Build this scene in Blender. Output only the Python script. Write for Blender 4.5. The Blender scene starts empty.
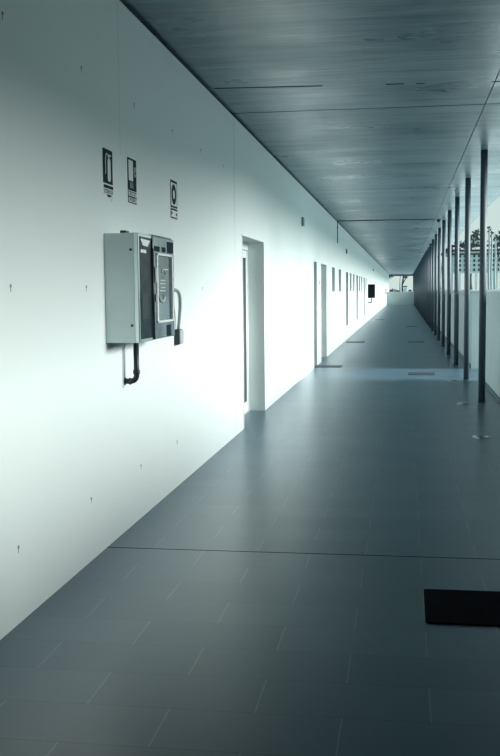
import bpy, bmesh, math, random
from mathutils import Vector, Matrix
random.seed(7)
C = bpy.context.scene.collection
PI = math.pi
H = 1.54          # eye height
XL = -1.775       # face of the long white wall
XR = 1.295        # inner face of the low wall
ZC = 3.40         # ceiling underside
YE = 104.7        # low wall across the far end
YC = 121.0        # roof and white wall run on past it

# ------------------------------------------------------------------ helpers
def add_box(bm, x0, x1, y0, y1, z0, z1, bev=0.0):
    b = bmesh.new()
    bmesh.ops.create_cube(b, size=1.0)
    for v in b.verts:
        v.co = Vector((x0 + (v.co.x + .5) * (x1 - x0), y0 + (v.co.y + .5) * (y1 - y0), z0 + (v.co.z + .5) * (z1 - z0)))
    if bev > 0:
        bmesh.ops.bevel(b, geom=b.edges[:], offset=bev, segments=2, affect='EDGES', profile=.6)
    merge(bm, b)

def merge(bm, b):
    me = bpy.data.meshes.new('tmp'); b.to_mesh(me); b.free()
    bm.from_mesh(me); bpy.data.meshes.remove(me)

def add_cyl(bm, p, q, r, r2=None, seg=20, bev=0.0):
    p, q = Vector(p), Vector(q)
    d = q - p
    b = bmesh.new()
    bmesh.ops.create_cone(b, cap_ends=True, segments=seg, radius1=r, radius2=r if r2 is None else r2, depth=d.length)
    if bev > 0:
        ed = [e for e in b.edges if abs(e.verts[0].co.z - e.verts[1].co.z) < 1e-6]
        bmesh.ops.bevel(b, geom=ed, offset=bev, segments=2, affect='EDGES')
    m = Matrix.Translation((p + q) / 2) @ d.to_track_quat('Z', 'Y').to_matrix().to_4x4()
    bmesh.ops.transform(b, matrix=m, verts=b.verts)
    for f in b.faces: f.smooth = len(f.verts) == 4
    merge(bm, b)

def add_tube(bm, pts, r, seg=12, radii=None):
    pts = [Vector(p) for p in pts]
    rings = []
    n = len(pts)
    ref = None
    for i, p in enumerate(pts):
        t = (pts[min(i + 1, n - 1)] - pts[max(i - 1, 0)]).normalized()
        if ref is None:
            ref = t.orthogonal().normalized()
        a = (ref - t * ref.dot(t)).normalized(); ref = a
        b = t.cross(a)
        rr = radii[i] if radii else r
        rings.append([bm.verts.new(p + (a * math.cos(2 * PI * k / seg) + b * math.sin(2 * PI * k / seg)) * rr) for k in range(seg)])
    for i in range(n - 1):
        for k in range(seg):
            f = bm.faces.new((rings[i][k], rings[i][(k + 1) % seg], rings[i + 1][(k + 1) % seg], rings[i + 1][k]))
            f.smooth = True
    bm.faces.new(rings[0][::-1]); bm.faces.new(rings[-1])

def bend(pts, rad, n=6):
    """round the corners of a polyline"""
    pts = [Vector(p) for p in pts]
    out = [pts[0]]
    for i in range(1, len(pts) - 1):
        a = (pts[i - 1] - pts[i]).normalized(); b = (pts[i + 1] - pts[i]).normalized()
        s, e = pts[i] + a * rad, pts[i] + b * rad
        for k in range(n + 1):
            t = k / n
            out.append(s * (1 - t) ** 2 + pts[i] * 2 * t * (1 - t) + e * t * t)
    out.append(pts[-1])
    return out

def add_prism(bm, outline, x0, x1):
    """outline in (y, z), pushed out along x"""
    a = [bm.verts.new((x0, y, z)) for y, z in outline]
    b = [bm.verts.new((x1, y, z)) for y, z in outline]
    n = len(a)
    bm.faces.new(a); bm.faces.new(b[::-1])
    for i in range(n):
        bm.faces.new((a[i], b[i], b[(i + 1) % n], a[(i + 1) % n]))

def rrect(y0, y1, z0, z1, r, n=5):
    o = []
    for cy, cz, a0 in ((y1 - r, z1 - r, 0), (y0 + r, z1 - r, 90), (y0 + r, z0 + r, 180), (y1 - r, z0 + r, 270)):
        for k in range(n + 1):
            a = math.radians(a0 + 90 * k / n)
            o.append((cy + r * math.cos(a), cz + r * math.sin(a)))
    return o

def obj(name, bm, mat, parent=None, loc=None):
    me = bpy.data.meshes.new(name)
    bmesh.ops.recalc_face_normals(bm, faces=bm.faces[:])
    off = Vector(loc) if loc else Vector((0, 0, 0))
    if loc:
        bmesh.ops.translate(bm, verts=bm.verts, vec=-off)
    bm.to_mesh(me); bm.free()
    me.materials.append(mat)
    o = bpy.data.objects.new(name, me)
    C.objects.link(o)
    if parent:
        o.parent = parent
        # part geometry is given in world coordinates: take off where the chain of parents stands
        p, base = parent, Vector((0, 0, 0))
        while p: base += p.location; p = p.parent
        o.location = off - base
    else:
        o.location = off
    return o

def obj_split(name, bm, mat, parent):
    """every separate piece becomes a part of its own"""
    bm.verts.index_update(); left = set(bm.verts)
    while left:
        st = [left.pop()]; isl = set(st)
        while st:
            for e in st.pop().link_edges:
                for v in e.verts:
                    if v in left: left.remove(v); isl.add(v); st.append(v)
        b = bmesh.new(); mp = {v: b.verts.new(v.co) for v in isl}
        for f in {f for v in isl for f in v.link_faces}:
            nf = b.faces.new([mp[v] for v in f.verts]); nf.smooth = f.smooth
        obj(name, b, mat, parent)
    bm.free()

def tag(o, label, cat, group=None, kind=None):
    o['label'] = label; o['category'] = cat
    if group: o['group'] = group
    if kind: o['kind'] = kind
    return o

def thing(name, loc, label, cat, group=None):
    o = bpy.data.objects.new(name, None); o.empty_display_size = .1
    C.objects.link(o); o.location = loc
    return tag(o, label, cat, group)

def struct(name, bm, mat, label=None, cat=None, parent=None):
    o = obj(name, bm, mat, parent)
    if not parent:
        o['kind'] = 'structure'
        if label: o['label'] = label; o['category'] = cat
    return o

def B(*a, **k):
    bm = bmesh.new(); add_box(bm, *a, **k); return bm

def add_text(name, body, size, y, z, x, mat, parent, squash=1.0):
    """flat lettering facing +X, read left to right along +Y"""
    cu = bpy.data.curves.new(name, 'FONT'); cu.body = body; cu.size = size
    cu.extrude = .0004; cu.align_x = 'CENTER'; cu.align_y = 'CENTER'; cu.resolution_u = 2
    t = bpy.data.objects.new(name, cu); C.objects.link(t)
    dg = bpy.context.evaluated_depsgraph_get()
    me = bpy.data.meshes.new_from_object(t.evaluated_get(dg))
    bpy.data.objects.remove(t); bpy.data.curves.remove(cu)
    bm = bmesh.new(); bm.from_mesh(me); bpy.data.meshes.remove(me)
    for v in bm.verts:
        a, b, c = v.co
        v.co = Vector((x + c, y + a * squash, z + b))
    return obj(name, bm, mat, parent)

# ------------------------------------------------------------------ materials
def mat(name, col, rough=.5, metal=0.0, spec=.5, noise=0.0, scale=20, bump=0.0):
    m = bpy.data.materials.new(name); m.use_nodes = True
    nt = m.node_tree; p = nt.nodes['Principled BSDF']
    p.inputs['Base Color'].default_value = (*col, 1); p.inputs['Roughness'].default_value = rough
    p.inputs['Metallic'].default_value = metal; p.inputs['Specular IOR Level'].default_value = spec
    if noise or bump:
        tc = nt.nodes.new('ShaderNodeTexCoord'); nz = nt.nodes.new('ShaderNodeTexNoise')
        nz.inputs['Scale'].default_value = scale; nz.inputs['Detail'].default_value = 5
        nt.links.new(tc.outputs['Object'], nz.inputs['Vector'])
        if noise:
            r = nt.nodes.new('ShaderNodeValToRGB')
            r.color_ramp.elements[0].position = .3; r.color_ramp.elements[1].position = .7
            r.color_ramp.elements[0].color = (*[c * (1 - noise) for c in col], 1)
            r.color_ramp.elements[1].color = (*[min(1, c * (1 + noise)) for c in col], 1)
            nt.links.new(nz.outputs['Fac'], r.inputs['Fac']); nt.links.new(r.outputs['Color'], p.inputs['Base Color'])
        if bump:
            b = nt.nodes.new('ShaderNodeBump'); b.inputs['Strength'].default_value = bump; b.inputs['Distance'].default_value = .01
            nt.links.new(nz.outputs['Fac'], b.inputs['Height']); nt.links.new(b.outputs['Normal'], p.inputs['Normal'])
    return m

class G:
    """tiny node-graph writer"""
    def __init__(s, name):
        s.m = bpy.data.materials.new(name); s.m.use_nodes = True; s.nt = s.m.node_tree
        s.p = s.nt.nodes['Principled BSDF']
        tc = s.nt.nodes.new('ShaderNodeTexCoord'); sp = s.nt.nodes.new('ShaderNodeSeparateXYZ')
        s.nt.links.new(tc.outputs['Object'], sp.inputs[0])
        s.co = tc.outputs['Object']; s.x, s.y, s.z = sp.outputs
    def f(s, op, *a, clamp=False):
        n = s.nt.nodes.new('ShaderNodeMath'); n.operation = op; n.use_clamp = clamp
        for i, v in enumerate(a):
            if isinstance(v, (int, float)): n.inputs[i].default_value = v
            else: s.nt.links.new(v, n.inputs[i])
        return n.outputs[0]
    def noise(s, scale, vec=None, stretch=(1, 1, 1), detail=4, rough=.5):
        mp = s.nt.nodes.new('ShaderNodeMapping'); mp.inputs['Scale'].default_value = stretch
        s.nt.links.new(vec or s.co, mp.inputs['Vector'])
        n = s.nt.nodes.new('ShaderNodeTexNoise'); n.inputs['Scale'].default_value = scale
        n.inputs['Detail'].default_value = detail; n.inputs['Roughness'].default_value = rough
        s.nt.links.new(mp.outputs[0], n.inputs['Vector']); return n.outputs['Fac']
    def vec(s, x, y, z):
        n = s.nt.nodes.new('ShaderNodeCombineXYZ')
        for i, v in enumerate((x, y, z)):
            if isinstance(v, (int, float)): n.inputs[i].default_value = v
            else: s.nt.links.new(v, n.inputs[i])
        return n.outputs[0]
    def mix(s, fac, a, b):
        n = s.nt.nodes.new('ShaderNodeMix'); n.data_type = 'RGBA'
        for sock, v in ((n.inputs[0], fac), (n.inputs[6], a), (n.inputs[7], b)):
            if isinstance(v, tuple): sock.default_value = (*v, 1)
            elif isinstance(v, (int, float)): sock.default_value = v
            else: s.nt.links.new(v, sock)
        return n.outputs[2]
    def rng(s, v, a, b, c, d):
        n = s.nt.nodes.new('ShaderNodeMapRange'); s.nt.links.new(v, n.inputs[0])
        for i, q in enumerate((a, b, c, d)): n.inputs[i + 1].default_value = q
        return n.outputs[0]
    def line(s, v, at, w):
        """1 on a band of half-width w about 'at'"""
        return s.f('LESS_THAN', s.f('ABSOLUTE', s.f('SUBTRACT', v, at)), w)
    def out(s, col, rough=None, height=None, strength=.3, dist=.01):
        s.nt.links.new(col, s.p.inputs['Base Color'])
        if rough is not None:
            if isinstance(rough, float): s.p.inputs['Roughness'].default_value = rough
            else: s.nt.links.new(rough, s.p.inputs['Roughness'])
        if height is not None:
            b = s.nt.nodes.new('ShaderNodeBump'); b.inputs['Strength'].default_value = strength; b.inputs['Distance'].default_value = dist
            s.nt.links.new(height, b.inputs['Height']); s.nt.links.new(b.outputs[0], s.p.inputs['Normal'])
        return s.m

def make_floor():
    g = G('porcelain_floor_tiles')
    P, L, Y0 = .3205, .637, 3.505
    ry = g.f('DIVIDE', g.f('SUBTRACT', g.y, Y0), P)
    row = g.f('FLOOR', ry); fy = g.f('SUBTRACT', ry, row)
    odd = g.f('FLOORED_MODULO', row, 2.0)
    rx = g.f('DIVIDE', g.f('ADD', g.f('SUBTRACT', g.x, .102), g.f('MULTIPLY', odd, L / 2)), L)
    col = g.f('FLOOR', rx); fx = g.f('SUBTRACT', rx, col)
    ex = g.f('MINIMUM', fx, g.f('SUBTRACT', 1.0, fx)); ey = g.f('MINIMUM', fy, g.f('SUBTRACT', 1.0, fy))
    jx = g.f('LESS_THAN', ex, .0024 / L); jy = g.f('LESS_THAN', ey, .0020 / P)
    wn = g.nt.nodes.new('ShaderNodeTexWhiteNoise'); wn.noise_dimensions = '2D'
    g.nt.links.new(g.vec(col, row, 0.0), wn.inputs['Vector'])
    tone = wn.outputs['Value']
    shifted = g.vec(g.f('ADD', g.x, g.f('MULTIPLY', tone, 9.0)), g.y, 0.0)
    streak = g.noise(5, shifted, (1, 4, 1), 3, .5)
    blot = g.noise(.9, None, (1, 1, 1), 3)
    v = g.f('ADD', g.f('MULTIPLY', g.f('SUBTRACT', tone, .5), .34), g.f('MULTIPLY', g.f('SUBTRACT', blot, .5), .4))
    v = g.f('ADD', v, .5, clamp=True)
    c = g.mix(v, (.024, .064, .100), (.068, .132, .170))
    c = g.mix(g.f('MULTIPLY', jx, .5), c, (.22, .29, .31))
    c = g.mix(g.f('MULTIPLY', jy, .85), c, (.018, .036, .050))
    # the wide dark expansion joints run across the corridor
    jd = g.line(g.f('FLOORED_MODULO', g.f('SUBTRACT', g.y, 5.76 - 6.73), 13.46), 6.73, .007)
    c = g.mix(jd, c, (.006, .01, .012))
    g.nt.links.new(g.f('SUBTRACT', .6, g.f('MULTIPLY', jd, .6)), g.p.inputs['Specular IOR Level'])
    r = .32
    h = g.f('SUBTRACT', 0.0, g.f('MAXIMUM', jx, jy))
    return g.out(c, r)

def make_concrete():
    g = G('board_marked_concrete')
    big = g.noise(.55, None, (1, 1.6, 1), 4, .6)
    st = g.noise(1.0, None, (.55, 7, 1), 5, .65)
    fine = g.noise(2.4, None, (1.2, 16, 1), 4, .6)
    v = g.f('ADD', g.f('ADD', g.f('MULTIPLY', big, .35), g.f('MULTIPLY', st, .45)), g.f('MULTIPLY', fine, .35))
    v = g.rng(v, .46, .70, 0, 1)
    c = g.mix(v, (.062, .118, .150), (.25, .35, .38))
    # shuttering boards, 1.1 m courses
    bd = g.line(g.f('FLOORED_MODULO', g.f('SUBTRACT', g.y, .35), 1.117), .55, .004)
    c = g.mix(g.f('MULTIPLY', bd, .35), c, (.05, .075, .085))
    crack = g.f('MULTIPLY', g.line(g.f('ADD', g.y, g.f('MULTIPLY', g.x, -.08)), 9.36, .022), g.f('GREATER_THAN', g.noise(1.2, None, (1, .02, 1), 2), .455))
    seam = g.line(g.y, 18.9, .012)
    seam = g.f('MAXIMUM', seam, g.line(g.y, 62.0, .08))
    seam = g.f('MAXIMUM', seam, crack)
    g.nt.links.new(g.f('SUBTRACT', .5, g.f('MULTIPLY', seam, .5)), g.p.inputs['Specular IOR Level'])
    c = g.mix(seam, c, (.006, .010, .013))
    h = g.f('SUBTRACT', g.f('MULTIPLY', fine, .4), seam)
    return g.out(c, g.rng(big, .35, .65, .26, .42), h, .35, .006)

def make_wall():
    g = G('white_painted_concrete')
    n = g.noise(1.2, None, (1, 1, 1), 4, .55)
    c = g.mix(n, (.65, .77, .765), (.69, .80, .785))
    pj = g.line(g.f('FLOORED_MODULO', g.f('SUBTRACT', g.y, 10.55 - 6.62), 13.24), 6.62, .009)
    pj = g.f('MAXIMUM', pj, g.f('MULTIPLY', g.line(g.y, 6.22, .0025), g.f('GREATER_THAN', g.z, 2.4)))
    c = g.mix(g.f('MULTIPLY', pj, .6), c, (.16, .21, .22))
    fine = g.noise(45, None, (1, 1, 1), 3)
    h = g.f('SUBTRACT', g.f('ADD', g.f('MULTIPLY', fine, .12), g.f('MULTIPLY', n, .3)), pj)
    return g.out(c, .62, h, .15, .006)

M = {}
M['floor'] = make_floor(); M['concrete'] = make_concrete(); M['wall'] = make_wall()
M['lowwall'] = mat('pale_render', (.38, .48, .49), .65, noise=.05, scale=2.5, bump=.05)
M['coping'] = mat('coping_stone', (.66, .73, .71), .55, noise=.06, scale=9)
M['column'] = mat('painted_steel', (.050, .080, .100), .5, .0, noise=.08, scale=5)
M['steel'] = mat('brushed_steel', (.60, .71, .72), .36, .3, noise=.05, scale=4)
M['chrome'] = mat('polished_steel', (.62, .70, .71), .12, 1.0)
M['mirror_dark'] = mat('reflection_toned_steel', (.013, .024, .032), .3, .0, spec=.06, noise=.9, scale=16)  # dark mottled reflections painted into the base colour, hardly any real gloss
M['doorsteel'] = mat('door_steel', (.17, .23, .25), .2, .6, noise=.5, scale=8)
M['pane'] = mat('tinted_glass', (.055, .095, .105), .08, .1, noise=.55, scale=13)
M['frame'] = mat('white_enamel', (.72, .79, .78), .35)
M['dark'] = mat('black_plastic', (.012, .020, .028), .42)
M['pipe'] = mat('black_iron', (.016, .026, .034), .4, .3, noise=.1, scale=30)
M['greytube'] = mat('grey_flexible_conduit', (.26, .32, .33), .5)
M['rubber'] = mat('black_rubber', (.002, .0022, .006), .85, spec=.04, noise=.4, scale=260)
M['rubber_sheen'] = mat('rubber_far_sheen', (.022, .034, .038), .5)  # greyer copy: reflected light on the distant mats put into the colour
M['stud'] = mat('mat_stud', (.007, .008, .014), .8, spec=.06)
M['ink'] = mat('sign_dark', (.008, .020, .032), .7, spec=.1)
M['paper'] = mat('sign_white', (.66, .73, .71), .5)
M['glass'] = mat('dark_window_glass', (.02, .034, .040), .06, 0, .6)
M['alu'] = mat('painted_aluminium', (.46, .55, .55), .4, .2)
M['reveal'] = M['wall']
M['cab_dark'] = mat('dark_steel', (.004, .008, .012), .5, 0, spec=.1)
M['cab_mid'] = mat('dark_grey_steel', (.030, .042, .048), .4, 0, spec=.2)
M['lamp'] = mat('grey_polycarbonate', (.20, .25, .25), .5)
M['hole'] = mat('mortar_plug', (.13, .17, .18), .9, noise=.3, scale=90)
M['added_lawn'] = mat('dark_lawn', (.025, .05, .055), .95, noise=.3, scale=3)
M['ground'] = mat('gravel_yard', (.58, .72, .73), .9, noise=.2, scale=.6)
M['bark'] = mat('bark', (.035, .05, .05), .85, noise=.3, scale=12, bump=.4)
M['palebark'] = mat('pale_bark', (.19, .25, .25), .8, noise=.2, scale=9, bump=.3)
M['leaf'] = mat('leaves', (.035, .065, .060), .6, noise=.4, scale=3)
M['beam'] = mat('dark_timber', (.010, .018, .022), .7, noise=.2, scale=5)
M['post'] = mat('grey_timber', (.24, .30, .30), .7, noise=.15, scale=5)
M['panel'] = mat('weathered_panel', (.36, .45, .45), .7, noise=.1, scale=3)
M['hedge'] = mat('hedge_leaves', (.02, .04, .04), .7, noise=.4, scale=4)
M['shade'] = mat('dark_concrete', (.06, .10, .13), .7, noise=.15, scale=2)  # kept dark so the added near walls bounce little light
M['block'] = mat('annex_render', (.30, .37, .37), .8, noise=.05, scale=1)

# ------------------------------------------------------------------ the setting
struct('floor', B(-2.1, 1.62, -2.6, YC, -.25, 0), M['floor'], 'grey rectangular stone tile floor of the long corridor', 'floor')
bm = bmesh.new()
pl = [(1.885, -2.6), (4.1, -2.6), (4.1, 6.8), (1.885, 11.0)]
a = [bm.verts.new((x, y, ZC)) for x, y in pl]; b = [bm.verts.new((x, y, ZC + .32)) for x, y in pl]
bm.faces.new(a); bm.faces.new(b[::-1])
for i in range(4): bm.faces.new((a[i], b[i], b[(i + 1) % 4], a[(i + 1) % 4]))
struct('trim_5', bm, M['concrete'], 'unseen concrete roof wing added to shade the near wall', 'roof')  # added roof out of view, shaped to shade the near white wall
bm = bmesh.new()
for (a, b) in ((-2.6, 10.515), (10.55, YC)):
    add_box(bm, -2.3, .797, a, b, ZC, ZC + .08); add_box(bm, .806, 1.885, a, b, ZC, ZC + .08)
add_box(bm, -2.3, 1.885, -2.6, YC, ZC + .08, ZC + .32)
struct('ceiling', bm, M['concrete'], 'board-marked grey concrete slab over the corridor', 'ceiling')

# openings in the white wall: (y0, y1, z0, z1, what)
OPEN = [(11.02, 12.73, 0, 2.16, 'door'), (19.95, 20.66, 0, 2.13, 'slot'), (21.72, 23.3, 0, 2.13, 'door'),
        (25.07, 26.13, 1.512, 2.13, 'win'), (27.68, 28.76, 1.512, 2.13, 'win')]
for k in range(3):
    y = 31.17 + 6.87 * k
    OPEN.append((y, y + 1.3, .42, 2.12, 'slot'))
    if y + 2.25 < 49: OPEN.append((y + 2.25, y + 3.3, 1.512, 2.12, 'win'))
    if y + 4.35 < 49: OPEN.append((y + 4.35, y + 5.4, 1.512, 2.12, 'win'))
OPEN.sort()
WT = .30
bm = bmesh.new()
prev = -2.6
for (y0, y1, z0, z1, k) in OPEN:
    add_box(bm, XL - WT, XL, prev, y0, 0, ZC - .03)
    if z0 > 0: add_box(bm, XL - WT, XL, y0, y1, 0, z0)
    add_box(bm, XL - WT, XL, y0, y1, z1, ZC - .03)
    prev = y1
add_box(bm, XL - WT, XL, prev, YC, 0, ZC - .03)
wall = struct('wall_left', bm, M['wall'], 'long white painted wall with doors and window slots', 'wall')
bm = B(XL - WT, XL - .06, -2.6, YC, ZC - .03, ZC)
struct('trim_1', bm, M['dark'], 'dark shadow gap between white wall and ceiling', 'trim')

# formwork tie holes in the wall, 1.105 m apart in three rows
for z in (2.786, 1.575, .36):
    for k in range(6):
        y = 4.365 + 1.105 * k
        if z == 1.575 and k in (2, 3, 5): continue
        if z == .36 and k > 3: continue
        bm = bmesh.new()
        add_cyl(bm, (XL - .012, y, z), (XL + .0015, y, z), .011, .009, seg=14)
        dz = .012
        add_box(bm, XL - .01, XL + .001, y - .004, y + .004, z - .028, z, bev=.002)
        obj('tie_hole', bm, M['hole'], wall)

def door(idx, y0, y1, h, label):
    xb = XL - .2
    bm = bmesh.new()                                   # frame in the back of the recess
    fw = .05
    add_box(bm, xb - .06, xb, y0, y0 + fw, 0, h, bev=.004)
    add_box(bm, xb - .06, xb, y1 - fw, y1, 0, h, bev=.004)
    add_box(bm, xb - .06, xb, y0 + fw, y1 - fw, h - .10, h, bev=.004)
    d = struct('door_%d' % idx, bm, M['frame'], label, 'door')
    ym = (y0 + y1) / 2
    for (a, b) in ((y0 + fw, ym - .004), (ym + .004, y1 - fw)):
        bm = bmesh.new(); s = .06
        add_box(bm, xb - .05, xb - .01, a, a + s, .01, h - .105, bev=.003)
        add_box(bm, xb - .05, xb - .01, b - s, b, .01, h - .105, bev=.003)
        add_box(bm, xb - .05, xb - .01, a + s, b - s, .01, .13, bev=.003)
        add_box(bm, xb - .05, xb - .01, a + s, b - s, h - .20, h - .105, bev=.003)
        lf = obj('door_leaf', bm, M['frame'], d)
        obj('pane', B(xb - .035, xb - .025, a + s, b - s, .13, h - .20), M['glass'], lf)
        hy = b - s / 2 if a < ym - .3 else a + s / 2
        bm = bmesh.new()
        add_cyl(bm, (xb - .01, hy, 1.02), (xb + .045, hy, 1.02), .010)
        add_cyl(bm, (xb + .04, hy, 1.02), (xb + .04, hy + (-.11 if a < ym - .3 else .11), 1.02), .009)
        obj('door_handle', bm, M['chrome'], lf)
    # threshold
    obj('threshold', B(xb - .06, xb + .01, y0, y1, 0, .012), M['alu'], d)
    return d

door(1, 11.02, 12.73, 2.16, 'recessed white-framed glass double door nearest the camera')
door(2, 21.72, 23.3, 2.13, 'second recessed glass door, behind the wall reader')
def reveal_trim(idx, y0, y1, h, lab):
    bm = bmesh.new(); t = .022; p = .006
    add_box(bm, XL, XL + p, y1, y1 + t, 0, h + t); add_box(bm, XL, XL + p, y0 - t, y1, h, h + t)
    add_box(bm, XL, XL + p, y0 - t, y0, 0, h)
    struct('trim_%d' % idx, bm, M['frame'], lab, 'trim')
reveal_trim(2, 11.02, 12.73, 2.16, 'thin white trim around the nearest door recess')

wi = 0
for (y0, y1, z0, z1, k) in OPEN:
    if k == 'door': continue
    wi += 1
    xb = XL - .2; t = .05
    bm = bmesh.new()
    for (a, b, c, d) in ((y0, y0 + t, z0, z1), (y1 - t, y1, z0, z1), (y0 + t, y1 - t, z0, z0 + t), (y0 + t, y1 - t, z1 - t, z1)):
        add_box(bm, xb - .05, xb, a, b, c, d, bev=.003)
    lab = {True: 'tall narrow window slot in the white wall', False: 'short upright window high in the white wall'}[k == 'slot']
    w = struct('window_%d' % wi, bm, M['alu'], lab, 'window')
    obj('pane', B(xb - .03, xb - .022, y0 + t, y1 - t, z0 + t, z1 - t), M['glass'], w)

# low wall on the right, with a gap, and a closed stretch added beside the camera for shade
ZP = 1.50
YOPEN = 3.2
struct('shade_wall_right', B(XR, XR + .2, -2.6, YOPEN, 0, ZC), M['shade'], 'unseen full-height wall added to darken the near end', 'wall')  # added out of view to keep daylight off the near end
struct('shade_wall_back', B(XL - .1, XR + .2, -2.8, -2.6, 0, ZC), M['shade'], 'unseen wall added behind the camera to darken the near end', 'wall')  # unseen closure added against light from behind
def low_wall(name, y0, y1, lab, m='lowwall'):
    w = struct(name, B(XR, XR + .2, y0, y1, 0, ZP, bev=.004), M[m], lab, 'wall')
    obj('coping', B(XR - .012, XR + .212, y0 - .01 if y0 > 18 else y0, y1 + .01 if y1 > 11 else y1, ZP, ZP + .035, bev=.006), M['coping'], w)
low_wall('shade_parapet', YOPEN, 10.6, 'unseen parapet stretch, darkened to dim the near end', 'shade')  # unseen stretch coloured dark to cut bounce onto wall and floor
low_wall('wall_right_near', 10.6, 17.25, 'low pale parapet beside the nearest columns')
low_wall('wall_right_far', 19.85, YE, 'low pale parapet beyond the gap behind the columns')
struct('foot_strip_right_near', B(XR - .012, XR + .001, 10.6, 17.25, 0, .07), M['shade'], 'dark stripe along the foot of the near parapet', 'stripe')  # plain dark strip at the foot of the near parapet
struct('foot_strip_right_far', B(XR - .012, XR + .001, 19.85, YE, 0, .09), M['shade'], 'dark stripe along the foot of the far parapet', 'stripe')  # plain dark strip at the foot of the far parapet
w = struct('wall_end', B(XL, XR + .2, YE, YE + .2, 0, 1.34, bev=.004), M['lowwall'], 'low pale wall closing the far end of the corridor', 'wall')
obj('coping', B(XL, XR + .21, YE - .01, YE + .21, 1.34, 1.375, bev=.006), M['coping'], w)
struct('trim_3', B(XL, 1.885, YC - .1, YC + .05, 3.20, ZC + .02, bev=.005), M['column'], 'dark steel edge under the far end of the roof', 'edge')
struct('ground', B(-60, 140, 16.5, 260, -.45, -.25), M['ground'], 'pale yard outside the corridor', 'ground')
struct('added_lawn', B(-60, 140, -40, 16.5, -.45, -.25), M['added_lawn'], 'unseen dark grass added to dim the near end of the corridor', 'added_lawn')  # unseen ground added dark to reduce light bounced upward
# the step outside the gap in the parapet
struct('trim_4', B(1.62, 3.2, 16.9, 20.2, -.25, -.02), M['lowwall'], 'pale landing outside the gap in the parapet', 'landing')
# the building the corridor belongs to: roof above the white wall
struct('building_mass', B(-9, XL - WT - .002, -2.8, YC, -.25, ZC + .32), M['block'], 'building behind the white wall', 'building')

# ------------------------------------------------------------------ columns
ordn = ['nearest', 'second nearest', 'third nearest', 'fourth nearest', 'fifth nearest', 'sixth nearest', 'seventh nearest', 'eighth nearest', 'ninth nearest', 'tenth nearest']
cap_me = None
proto = None
for i in range(31):
    y = 13.93 + 3.43 * i
    lab = ('%s slim dark steel column of the row along the parapet' % ordn[i]) if i < 10 else 'slim dark steel column in the far merged part of the row by the parapet'
    if proto is None:
        root = thing('steel_column', (1.056, y, 0), lab, 'column', 'steel columns along the parapet')
        bm = bmesh.new()
        add_cyl(bm, (1.056, y, 0), (1.056, y, ZC), .047, seg=28)
        obj('shaft', bm, M['column'], root, (1.056, y, 0))
        bm = bmesh.new(); add_cyl(bm, (1.056, y, 0), (1.056, y, .012), .058, seg=28, bev=.003)
        obj('base_collar', bm, M['column'], root, (1.056, y, 0))
        proto = root
    else:
        c = proto.copy(); C.objects.link(c); c.location = (1.056, y, 0); c['label'] = lab
        for ch in list(proto.children):
            d = ch.copy(); C.objects.link(d); d.parent = c

# ------------------------------------------------------------------ signs on the wall
def sign(y0, y1, z0, z1, zs, label):
    s = thing('safety_sign', (XL, (y0 + y1) / 2, z0), label, 'sign', 'fire safety signs on the white wall')
    return s
x1 = XL + .003
# 1: extinguisher
s = sign(5.835, 6.03, 2.095, 2.40, 2.195, 'leftmost wall sign, white extinguisher on dark ground, torn lower corner')
obj('picture_panel', B(XL, x1, 5.835, 6.03, 2.197, 2.402, bev=.001), M['ink'], s)
bm = bmesh.new()
add_prism(bm, rrect(5.925, 5.985, 2.212, 2.352, .022), x1, x1 + .0012)
add_prism(bm, rrect(5.943, 5.967, 2.345, 2.375, .006), x1, x1 + .0012)
add_tube(bm, [(x1 + .0006, 5.955 - .045 + .055 * math.cos(a) * .6 - .0, 2.33 + .045 * math.sin(a)) for a in [PI * k / 10 for k in range(1, 11)]] + [(x1 + .0006, 5.877, 2.25)], .004, 6)
add_box(bm, x1, x1 + .0012, 5.955, 6.0, 2.366, 2.374)
obj('extinguisher_symbol', bm, M['paper'], s)
bm = bmesh.new()
add_prism(bm, [(5.842, 2.187), (6.034, 2.187), (6.038, 2.105), (6.01, 2.092), (5.985, 2.10), (5.965, 2.118), (5.93, 2.112), (5.90, 2.128), (5.846, 2.125)], XL, XL + .0025)
tp = obj('text_panel', bm, M['paper'], s); tp['label'] = 'torn white text strip under the extinguisher picture'
obj('band', B(XL + .0025, XL + .0035, 5.842, 6.034, 2.168, 2.187), M['ink'], tp)
add_text('lettering', 'EXTINTOR', .036, 5.938, 2.148, XL + .003, M['ink'], tp, 1.0)
bm = bmesh.new(); add_prism(bm, [(5.89, 2.132), (6.0, 2.132), (5.99, 2.122), (5.966, 2.121), (5.93, 2.116), (5.90, 2.129)], XL + .0025, XL + .0034)
obj('torn_print', bm, M['ink'], tp)
# 2: hose
s = sign(6.375, 6.585, 2.125, 2.416, 2.2, 'middle wall sign, pale hose picture on dark ground over two text lines')
obj('picture_panel', B(XL, x1, 6.375, 6.585, 2.207, 2.416, bev=.001), M['ink'], s)
bm = bmesh.new()
add_prism(bm, rrect(6.395, 6.50, 2.27, 2.402, .008), x1, x1 + .0012)
obj('hose_symbol', bm, M['paper'], s)
bm = bmesh.new()
add_tube(bm, [(x1 + .0006, 6.545 + .016 * math.cos(a), 2.335 + .03 * math.sin(a)) for a in [2 * PI * k / 14 for k in range(14)]], .0045, 6)
for k in range(3): add_box(bm, x1, x1 + .001, 6.43 + .03 * k, 6.437 + .03 * k, 2.222, 2.262)
obj_split('nozzle_symbol', bm, M['alu'], s)
tp = obj('text_panel', B(XL, XL + .0025, 6.378, 6.585, 2.125, 2.202), M['ink'], s)
bm = bmesh.new()
add_box(bm, XL + .0025, XL + .0034, 6.388, 6.577, 2.170, 2.197); add_box(bm, XL + .0025, XL + .0034, 6.388, 6.577, 2.132, 2.160)
obj_split('text_strip', bm, M['paper'], tp)
add_text('lettering', 'BOCA DE', .034, 6.482, 2.183, XL + .0038, M['ink'], tp, 1.0)
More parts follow.
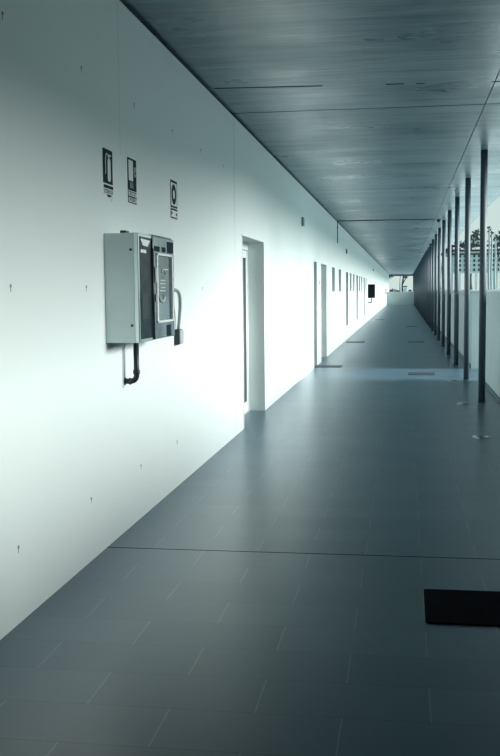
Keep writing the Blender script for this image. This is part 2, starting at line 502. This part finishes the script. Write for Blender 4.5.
add_text('lettering', 'INCENDIO', .032, 6.482, 2.146, XL + .0038, M['ink'], tp, 1.0)
# 3: alarm button
s = sign(7.58, 7.80, 2.11, 2.402, 2.2, 'rightmost wall sign, dark ring on white above a small panel')
def framed(name, y0, y1, z0, z1, t, parent):
    p = obj(name, B(XL, x1, y0, y1, z0, z1, bev=.001), M['paper'], parent)
    bm = bmesh.new()
    for a in ((y0, y1, z0, z0 + t), (y0, y1, z1 - t * 1.3, z1), (y0, y0 + t, z0, z1), (y1 - t * .6, y1, z0, z1)):
        add_box(bm, x1, x1 + .001, *a)
    obj('border', bm, M['ink'], p)
    return p
p = framed('picture_panel', 7.58, 7.80, 2.193, 2.402, .014, s)
bm = bmesh.new()
n = 32; yc, zc = 7.69, 2.296
for (ro, ri) in ((.078, .036),):
    o1 = [bm.verts.new((x1 + .0013, yc + ro * math.cos(2 * PI * k / n), zc + ro * math.sin(2 * PI * k / n))) for k in range(n)]
    i1 = [bm.verts.new((x1 + .0013, yc + ri * math.cos(2 * PI * k / n), zc + ri * math.sin(2 * PI * k / n))) for k in range(n)]
    o0 = [bm.verts.new((x1, v.co.y, v.co.z)) for v in o1]; i0 = [bm.verts.new((x1, v.co.y, v.co.z)) for v in i1]
    for k in range(n):
        j = (k + 1) % n
        bm.faces.new((o1[k], o1[j], i1[j], i1[k])); bm.faces.new((o0[k], o0[j], o1[j], o1[k])); bm.faces.new((i0[k], i1[k], i1[j], i0[j])); bm.faces.new((o0[k], i0[k], i0[j], o0[j]))
obj('ring_symbol', bm, M['ink'], p)
p = framed('text_panel', 7.58, 7.80, 2.11, 2.186, .010, s)
bm = bmesh.new()
add_prism(bm, [(7.60, 2.135), (7.60, 2.165), (7.645, 2.15)], x1, x1 + .001); add_prism(bm, [(7.785, 2.130), (7.785, 2.158), (7.735, 2.146)], x1, x1 + .001)
obj_split('arrow_symbol', bm, M['ink'], p)

# ------------------------------------------------------------------ hose cabinets
def cabinet(y0, y1, z0, z1, xf, label, Mb, Mf, detail=True):
    c = thing('hose_cabinet', (XL, (y0 + y1) / 2, z0), label, 'cabinet', 'hose cabinets on the white wall')
    bm = bmesh.new()
    add_box(bm, XL + .001, xf - .025, y0, y1, z0, z1, bev=.004)
    obj('body', bm, Mb, c)
    if not detail:
        obj('door', B(xf - .025, xf, y0, y1, z0, z1, bev=.004), Mf, c)
        return c
    # front frame
    ys = y0 + .325; t = .020
    bm = bmesh.new()
    add_box(bm, xf - .026, xf, y0, y0 + .028, z0, z1, bev=.003)
    add_box(bm, xf - .026, xf, y0 + .028, ys, z0, z0 + t, bev=.003)
    add_box(bm, xf - .026, xf, y0 + .028, ys, z1 - t, z1, bev=.003)
    obj('front_frame', bm, M['chrome'], c)
    fp = obj('fixed_panel', B(xf - .026, xf - .003, y0 + .026, ys, z0 + t - .002, z1 - t + .002), M['mirror_dark'], c)
    fp['label'] = 'polished panel left of the cabinet door'
    bm = bmesh.new()
    add_prism(bm, [(y0 + .06, z1 - .03), (ys - .03, z1 - .035), (ys - .09, z1 - .075), (y0 + .12, z1 - .07)], xf - .0035, xf - .001)
    add_box(bm, xf - .0035, xf - .001, y0 + .07, y0 + .2, z1 - .115, z1 - .095, bev=.002)
    obj_split('white_glint', bm, M['frame'], fp)  # white shapes painted on as reflections along the panel top
    bm = B(xf - .0035, xf - .001, y0 + .08, y0 + .23, z0 + .14, z0 + .30, bev=.002)
    obj('notice', bm, M['cab_mid'], fp)
    # door
    d0 = ys + .012
    bm = bmesh.new()
    wy0, wy1, wz0, wz1 = 6.245, 6.69, z0 + .105, z1 - .105
    for a in ((d0, wy0, z0 + .004, z1 - .004), (wy1, y1, z0 + .004, z1 - .004), (wy0, wy1, z0 + .004, wz0), (wy0, wy1, wz1, z1 - .004)):
        add_box(bm, xf - .026, xf + .004, *a)
    dr = obj('door', bm, M['doorsteel'], c)
    bm = bmesh.new(); t = .018
    for a in ((wy0, wy0 + t * 1.5, wz0, wz1), (wy1 - t * 1.2, wy1, wz0, wz1), (wy0, wy1, wz0, wz0 + t * .8), (wy0, wy1, wz1 - t * .8, wz1)):
        add_box(bm, xf - .01, xf + .011, *a, bev=.003)
    obj('window_frame', bm, M['frame'], dr)
    gl = obj('pane', B(xf - .008, xf - .003, wy0 + .02, wy1 - .02, wz0 + .015, wz1 - .015), M['pane'], dr)
    # pale hose fittings showing in the pane
    bm = bmesh.new(); yc = 6.415; xx = xf - .002
    add_tube(bm, [(xx, yc + .07 * math.cos(a), 1.515 + .035 * math.sin(a)) for a in [PI + PI * k / 10 for k in range(11)]], .009, 8)
    for q, zz in enumerate((1.545, 1.565, 1.59, 1.612)):
        add_box(bm, xx - .003, xx + .002, yc - .06 + .02 * (q % 2), yc + .09, zz, zz + .010, bev=.002)
    add_tube(bm, [(xx, yc + .05 + .05 * math.cos(a), 1.66 + .03 * math.sin(a)) for a in [PI * .9 * k / 8 for k in range(9)]], .005, 8)
    add_box(bm, xx - .003, xx + .001, 6.45, 6.60, 1.685, 1.694)
    obj_split('hose_fitting', bm, M['alu'], dr)
    bm = bmesh.new()
    for (a, b) in ((6.20, 6.34), (6.40, 6.50)):
        add_box(bm, xf + .003, xf + .006, a, b, z1 - .095, z1 - .062, bev=.002)
    add_box(bm, xf + .003, xf + .006, 6.545, y1 - .01, z1 - .095, z1 - .02, bev=.002)
    add_box(bm, xf + .003, xf + .006, 6.50, 6.62, z0 + .01, z0 + .085, bev=.002)
    obj_split('dark_inset', bm, M['ink'], dr)
    bm = bmesh.new()
    add_cyl(bm, (xf + .002, d0 + .01, z0 + .004), (xf + .002, d0 + .0, z1 - .08), .008, seg=14)
    obj('hinge', bm, M['dark'], dr)
    bm = bmesh.new()
    add_box(bm, xf + .002, xf + .016, d0 + .02, d0 + .05, 1.60, 1.70, bev=.004); add_box(bm, xf + .002, xf + .014, d0 + .025, d0 + .05, 1.48, 1.53, bev=.004)
    obj_split('latch', bm, M['chrome'], dr)
    bm = bmesh.new()
    for zz in (z1 - .10, z0 + .105):
        add_cyl(bm, (xf - .045, y0 - .005, zz), (xf - .045, y0 + .002, zz), .008, seg=12)
    obj_split('rivet', bm, M['dark'], c)
    bm = bmesh.new(); add_prism(bm, [(6.17, z1 - .001), (6.73, z1 - .001), (6.70, z1 + .008), (6.2, z1 + .008)], xf - .05, xf - .005)
    obj('top_lip', bm, M['dark'], c)
    bm = B(-1.68, -1.645, y0 + .02, y0 + .10, z1 - .002, z1 + .016, bev=.004)
    obj('fixing_bracket', bm, M['dark'], c)
    return c

XF = -1.565
cabinet(5.823, 6.735, 1.238, 1.895, XF, 'brushed steel hose cabinet with glazed door, nearest on white wall', M['steel'], None)
cabinet(50.2, 51.1, 1.16, 1.835, XL + .34, 'small black cabinet far along the white wall past the windows', M['cab_dark'], M['cab_mid'], False)
cabinet(95.2, 96.3, 1.14, 1.70, XL + .17, 'pale grey box on the white wall nearest the far end', M['steel'], M['alu'], False)

def drain(y, x, ztop, zb, label, r=.018, ext=.09):
    t = thing('supply_pipe', (x, y, zb), label, 'pipe', 'black supply pipes under hose cabinets')
    bm = bmesh.new()
    pts = bend([(x, y, ztop), (x, y, zb), (XL, y, zb)], min(.045, abs(x - XL) * .6))
    add_tube(bm, pts, r, 16)
    obj('pipe', bm, M['pipe'], t)
    bm = bmesh.new()
    add_cyl(bm, (x, y, zb + .045), (x, y, zb + .075), r * 1.25, seg=16, bev=.003)
    add_cyl(bm, (XL + .045, y, zb), (XL + .028, y, zb), r * 1.25, seg=16, bev=.003)
    obj_split('elbow_collar', bm, M['pipe'], t)
    bm = bmesh.new(); add_cyl(bm, (XL, y, zb), (XL + .006, y, zb), r * 1.35, seg=18)
    obj('wall_flange', bm, M['pipe'], t)
drain(6.215, -1.695, 1.238, .972, 'black elbow pipe from nearest steel cabinet into the wall')
drain(50.4, XL + .16, 1.16, .92, 'black elbow pipe under the distant black cabinet', .03)

# thin cable down the wall under the nearest cabinet
bm = bmesh.new(); add_tube(bm, [(XL + .003, 6.17, 1.238), (XL + .003, 6.17, 1.1), (XL + .003, 6.165, .93)], .0015, 8)
tag(obj('wall_cable', bm, M['lamp'], None, (XL, 6.17, .93)), 'thin grey cable down the wall under the nearest cabinet', 'cable')

# flexible conduit and junction box right of the cabinet
jb = thing('junction_box', (XL, 7.69, 1.13), 'small black junction box right of nearest steel cabinet', 'junction box')
obj('box', B(XL + .001, -1.732, 7.63, 7.75, 1.13, 1.25, bev=.006), M['dark'], jb)
obj('cover', B(-1.732, -1.722, 7.634, 7.746, 1.135, 1.245, bev=.003), M['alu'], jb)
bm = bmesh.new()
p0, p1, p2, p3 = Vector((-1.645, 6.742, 1.52)), Vector((-1.63, 7.25, 1.60)), Vector((-1.735, 7.76, 1.56)), Vector((-1.752, 7.69, 1.248))
add_tube(bm, [p0 * (1 - t) ** 3 + p1 * 3 * t * (1 - t) ** 2 + p2 * 3 * t * t * (1 - t) + p3 * t ** 3 for t in [k / 24 for k in range(25)]], .013, 12)
obj('flexible_conduit', bm, M['greytube'], jb)

# ------------------------------------------------------------------ small things on wall, ceiling and floor
def bulkhead(y, z, label):
    t = thing('emergency_light', (XL, y, z - .07), label, 'light', 'emergency lights high on the white wall')
    obj('housing', B(XL, XL + .035, y - .11, y + .11, z - .075, z + .075, bev=.008), M['lamp'], t)
    obj('diffuser', B(XL + .034, XL + .048, y - .09, y + .09, z - .055, z + .055, bev=.010), M['alu'], t)
bulkhead(17.66, 2.75, 'nearest small grey emergency light high on the white wall')
bulkhead(31.2, 2.745, 'second small grey emergency light above the first tall window slot')
bulkhead(58.5, 2.72, 'most distant small grey emergency light high on the wall')
t = thing('conduit', (XL, 27.0, 2.8), 'dark conduit down the white wall and across the ceiling to a sensor', 'conduit')
bm = bmesh.new(); add_tube(bm, bend([(XL + .012, 27.0, 2.8), (XL + .012, 27.0, ZC - .012), (.80, 27.0, ZC - .012)], .04), .011, 12)
obj('tube', bm, M['pipe'], t)
for z in (2.9, 3.2): obj('clip', B(XL, XL + .028, 26.97, 27.03, z, z + .03, bev=.004), M['pipe'], t)
for x in (-.9, -.1, .7): obj('clip', B(x, x + .03, 26.965, 27.035, ZC - .027, ZC, bev=.004), M['pipe'], t)
t = thing('card_reader', (XL, 21.18, 1.64), 'pale card reader on white pier between slot and door', 'card reader')
obj('housing', B(XL, XL + .022, 21.13, 21.23, 1.64, 1.75, bev=.005), M['frame'], t)
obj('keypad', B(XL + .021, XL + .024, 21.145, 21.215, 1.68, 1.735, bev=.001), M['lamp'], t)
t = thing('ceiling_sensor', (.905, 27.35, ZC), 'small dark dome on ceiling beside the sixth column', 'sensor')
bm = bmesh.new(); add_cyl(bm, (.905, 27.35, ZC), (.905, 27.35, ZC - .03), .06, seg=20, bev=.004); obj('base', bm, M['dark'], t)
bm = bmesh.new(); add_cyl(bm, (.905, 27.35, ZC - .03), (.905, 27.35, ZC - .075), .045, .022, seg=20, bev=.006); obj('dome', bm, M['dark'], t)

def floor_mat(x0, x1, y0, y1, label):
    t = thing('floor_mat', ((x0 + x1) / 2, (y0 + y1) / 2, 0), label, 'mat', 'square black mats on the tiled floor')
    bm = bmesh.new()
    o = rrect(x0, x1, y0, y1, .022)
    a = [bm.verts.new((x, y, 0.0005)) for x, y in o]; b = [bm.verts.new((x, y, .008)) for x, y in o]
    n = len(a); bm.faces.new(a[::-1]); bm.faces.new(b)
    for i in range(n): bm.faces.new((a[i], a[(i + 1) % n], b[(i + 1) % n], b[i]))
    obj('sheet', bm, M['rubber'] if y0 < 10 else M['rubber_sheen'], t)
    if y0 < 10:
        bm = bmesh.new()
        for i in range(6):
            for j in range(6):
                add_cyl(bm, (x0 + .06 + i * .078, y0 + .065 + j * .078, .008), (x0 + .06 + i * .078, y0 + .065 + j * .078, .0095), .006, seg=8)
        obj_split('stud', bm, M['stud'], t)
floor_mat(.105, .61, 4.585, 5.108, 'square black rubber mat on floor nearest the camera')
floor_mat(.085, .56, 18.35, 18.87, 'black square mat mid-corridor level with parapet gap')
floor_mat(-1.76, -1.245, 20.1, 20.62, 'black mat at the foot of the first window slot')
floor_mat(-1.70, -1.15, 29.7, 30.4, 'distant dark mat beside white wall before first tall slot')
floor_mat(.12, .59, 29.75, 30.4, 'distant dark mat on column side of the corridor')
floor_mat(.10, .57, 42.5, 43.2, 'farthest dark mat on column side of the corridor')

floor_mat(-1.48, -1.04, 52.6, 53.3, 'faint dark mat by white wall in the far distance')

def ring(bm, c, ro, ri, z0, z1, n=28):
    q = []
    for r, z in ((ro, z0), (ro, z1), (ri, z1), (ri, z0)):
        q.append([bm.verts.new((c[0] + r * math.cos(2 * PI * k / n), c[1] + r * math.sin(2 * PI * k / n), z)) for k in range(n)])
    for a in range(4):
        for k in range(n):
            j = (k + 1) % n; b = (a + 1) % 4
            bm.faces.new((q[a][k], q[a][j], q[b][j], q[b][k]))
for (y, lab) in ((10.61, 'nearest round recessed floor light on the column side'), (13.75, 'second round recessed floor light, beside the nearest column'), (17.2, 'third round recessed floor light, beside the second column')):
    t = thing('floor_light', (.80, y, 0), lab, 'floor light', 'round recessed floor lights')
    bm = bmesh.new(); ring(bm, (.80, y), .085, .055, .0, .006); obj('rim', bm, M['chrome'], t)
    bm = bmesh.new(); add_cyl(bm, (.80, y, .0), (.80, y, .003), .056, seg=28); obj('lens', bm, M['dark'], t)

# ------------------------------------------------------------------ outside
def crown(bm, c, rad, n, leaf):
    for _ in range(n):
        v = Vector((random.gauss(0, 1), random.gauss(0, 1), random.gauss(0, 1))).normalized() * (random.random() ** .45)
        p = Vector(c) + Vector((v.x * rad[0], v.y * rad[1], v.z * rad[2]))
        a = Vector((random.gauss(0, 1), random.gauss(0, 1), random.gauss(0, .6))).normalized()
        b = a.orthogonal().normalized(); b.rotate(Matrix.Rotation(random.random() * 6.28, 3, a))
        n_ = a.cross(b) * .12 * leaf
        l = leaf * random.uniform(.6, 1.3); w = l * .4
        vs = [bm.verts.new(p), bm.verts.new(p + a * l * .5 + b * w + n_), bm.verts.new(p + a * l), bm.verts.new(p + a * l * .5 - b * w + n_)]
        bm.faces.new(vs[:3]); bm.faces.new((vs[0], vs[2], vs[3]))

def tree(x, y, z0, h, blobs, label, r=.14, leaf=.35, bark='bark', branches=()):
    t = thing('tree', (x, y, z0), label, 'tree', 'trees outside the corridor')
    bm = bmesh.new()
    add_tube(bm, [(x + (.08 if bark == 'bark' else .03) * math.sin(k * 1.3), y, z0 + h * k / 8) for k in range(9)], r, 10, [r * (1 - .06 * k) for k in range(9)])
    for q in branches:
        add_tube(bm, q, r * .4, 8, [r * (.55 - .35 * k / (len(q) - 1)) for k in range(len(q))])
    obj('trunk', bm, M[bark], t)
    bm = bmesh.new()
    for (dx, dy, dz, rx, ry, rz, n) in blobs:
        crown(bm, (x + dx, y + dy, z0 + dz), (rx, ry, rz), n, leaf)
    obj('crown', bm, M['leaf'], t)
GZ = -.25
# end of the corridor
tree(-.17, 140, GZ, 5.0, [(0, 0, 6.3, 2.8, 2.2, 1.5, 600), (-1.6, 0, 3.66, .25, .4, .16, 22), (.38, 0, 3.66, .3, .4, .16, 26)],
     'dark straight-trunked tree outside beyond the far end wall', .15, .4, branches=[[(-.17, 140, 2.4), (.25, 140, 3.2), (1.0, 140, 4.6)]])
tree(-.56, 147, GZ, 5.2, [(0, 0, 6.9, 1.2, 1.2, 1.2, 160)], 'paler slim tree just left of the dark tree beyond the far end wall', .11, .4, 'palebark')
t = thing('kiosk', (.22, 146, GZ), 'small grey kiosk beside the dark tree beyond the end wall', 'kiosk')
obj('body', B(-.05, .42, 146, 147, GZ, 2.0, bev=.02), M['panel'], t)
obj('roof', B(-.12, .50, 145.9, 147.1, 2.0, 2.12, bev=.02), M['beam'], t)
bm = bmesh.new(); crown(bm, (-1.2, 127, .68), (.95, .5, .95), 1100, .22)
t = obj('hedge', bm, M['hedge'], None, (-1.2, 127, GZ)); tag(t, 'low dark hedge beyond the far end wall, left of the trees', 'hedge')
bm = bmesh.new(); crown(bm, (.75, 127, .66), (.4, .5, .92), 460, .22)
t = obj('hedge', bm, M['hedge'], None, (.75, 127, GZ)); tag(t, 'low dark hedge beyond the far end wall, right of the trees', 'hedge')

# beyond the parapet, past the end of the corridor: sizes below are for half the distance, K doubles them
K = 2.0
def zk(z): return H + (z - H) * K
def BK(x0, x1, y0, y1, z0, z1, **k): return B(x0 * K, x1 * K, y0 * K, y1 * K, GZ if z0 <= GZ else zk(z0), zk(z1), **k)
pg = thing('pergola', (10, 120, GZ), 'long dark slatted pergola on pale posts beyond the parapet', 'pergola')
for (z, t_) in ((4.0, .14), (3.74, .12), (3.54, .10)):
    obj('beam', BK(2.55, 9.0, 59.9, 60.1, z, z + t_), M['beam'], pg)
for k in range(22):
    x = 2.65 + .3 * k
    obj('rafter', BK(x, x + .07, 59.8, 61.8, 4.27, 4.37), M['post'], pg)
for k in range(8):
    x = 2.7 + .85 * k
    obj('post', BK(x, x + .14, 60.12, 60.26, GZ, 4.1, bev=.01), M['post'], pg)
b = thing('outbuilding', (15, 132, GZ), 'pale building with small dark square windows behind the pergola', 'building')
obj('wall', BK(2.9, 7.6, 66, 70, 2.62, 3.85), M['panel'], b)
for k in range(9): obj('pillar', BK(2.95 + .52 * k, 3.09 + .52 * k, 66, 66.2, GZ, 2.62), M['panel'], b)
obj('roof', BK(2.8, 7.7, 65.9, 70.1, 3.85, 3.95), M['post'], b)
for k in range(14):
    for j in range(4):
        x = 3.19 + .298 * k
        obj('window', BK(x, x + .13, 65.97, 66.02, 2.71 + .29 * j, 2.88 + .29 * j), M['glass'], b)
bm = bmesh.new(); add_tube(bm, [(9.98, 119, 6.35), (11.6, 119, 7.1)], .17, 8)
pc = obj('brace', bm, M['beam'], pg)
tree(9.75, 151, GZ, zk(4.4), [(0, 0, zk(5.1), 1.3, 1.6, 1.0, 240), (.7, 0, zk(5.6), .8, .8, .8, 90), (-1.1, 0, zk(4.9), .8, 1, .6, 70)], 'bushy dark tree above the outbuilding roof, left of nearest column', .22, .5)
tree(5.2, 148, GZ, zk(4.0), [(0, 0, zk(4.5), 1.1, 1.2, 1.0, 140), (1.2, 0, zk(4.35), .8, 1, .7, 70)], 'smaller dark tree at left end of outbuilding', .18, .48)
for k, (x, y, h) in enumerate(((9.28, 114, 8.5), (9.72, 116, 8.1), (9.85, 113, 7.6))):
    tree(x, y, GZ, h, [(0, 0, h - .1, .2, .22, .4, 14)], ['tallest slim pale trunk right of the nearest column', 'middle slim pale trunk right of the nearest column', 'shortest slim pale trunk right of the nearest column'][k], .17, .34, 'palebark')
tree(12.15, 126, GZ, zk(4.2), [(0, 0, zk(4.5), 1.3, 1.3, 1.5, 260), (.2, 0, zk(3.3), .9, .9, .9, 110)], 'dark leafy tree at the right edge of the view', .2, .5)

# ------------------------------------------------------------------ light
w = bpy.data.worlds.new('sky'); bpy.context.scene.world = w; w.use_nodes = True
nt = w.node_tree; bg = nt.nodes['Background']
tc = nt.nodes.new('ShaderNodeTexCoord'); sp = nt.nodes.new('ShaderNodeSeparateXYZ'); nt.links.new(tc.outputs['Generated'], sp.inputs[0])
rp = nt.nodes.new('ShaderNodeValToRGB')
rp.color_ramp.elements[0].position = 0.0; rp.color_ramp.elements[0].color = (.62, .76, .71, 1)
rp.color_ramp.elements[1].position = .5; rp.color_ramp.elements[1].color = (.40, .66, .74, 1)
nt.links.new(sp.outputs['Z'], rp.inputs['Fac']); nt.links.new(rp.outputs['Color'], bg.inputs['Color'])
bg.inputs['Strength'].default_value = 1.0
sun = bpy.data.lights.new('hazy_sun', 'SUN'); sun.energy = 10.8; sun.angle = math.radians(34); sun.color = (1, .98, .94)
so = bpy.data.objects.new('hazy_sun', sun); C.objects.link(so)
elev, az = math.radians(24.5), math.radians(0)      # light comes from +X, a little from ahead
dirv = Vector((-math.cos(elev) * math.cos(az), -math.cos(elev) * math.sin(az), -math.sin(elev)))
so.rotation_euler = dirv.to_track_quat('-Z', 'Y').to_euler()
so.location = (20, 10, 12)

# ------------------------------------------------------------------ camera
F = 1000.0
yv = Vector(((404 - 250) / F, -(290 - 378) / F, -1)).normalized()
zv = Vector((math.sin(.004), math.cos(.004), 0)); zv = (zv - yv * zv.dot(yv)).normalized()
xv = yv.cross(zv)
cam = bpy.data.cameras.new('camera'); co = bpy.data.objects.new('camera', cam); C.objects.link(co)
R = Matrix((xv, yv, zv)).to_4x4()            # rows are world axes seen from the camera: camera -> world
co.matrix_world = Matrix.Translation((0, 0, H)) @ R
cam.sensor_fit = 'HORIZONTAL'; cam.sensor_width = 36; cam.lens = F / 500 * 36
cam.clip_start = .05; cam.clip_end = 600
sc = bpy.context.scene; sc.camera = co
vs = sc.view_settings; vs.view_transform = 'Standard'; vs.look = 'None'; vs.gamma = 1; vs.exposure = 0.0; vs.use_curve_mapping = False
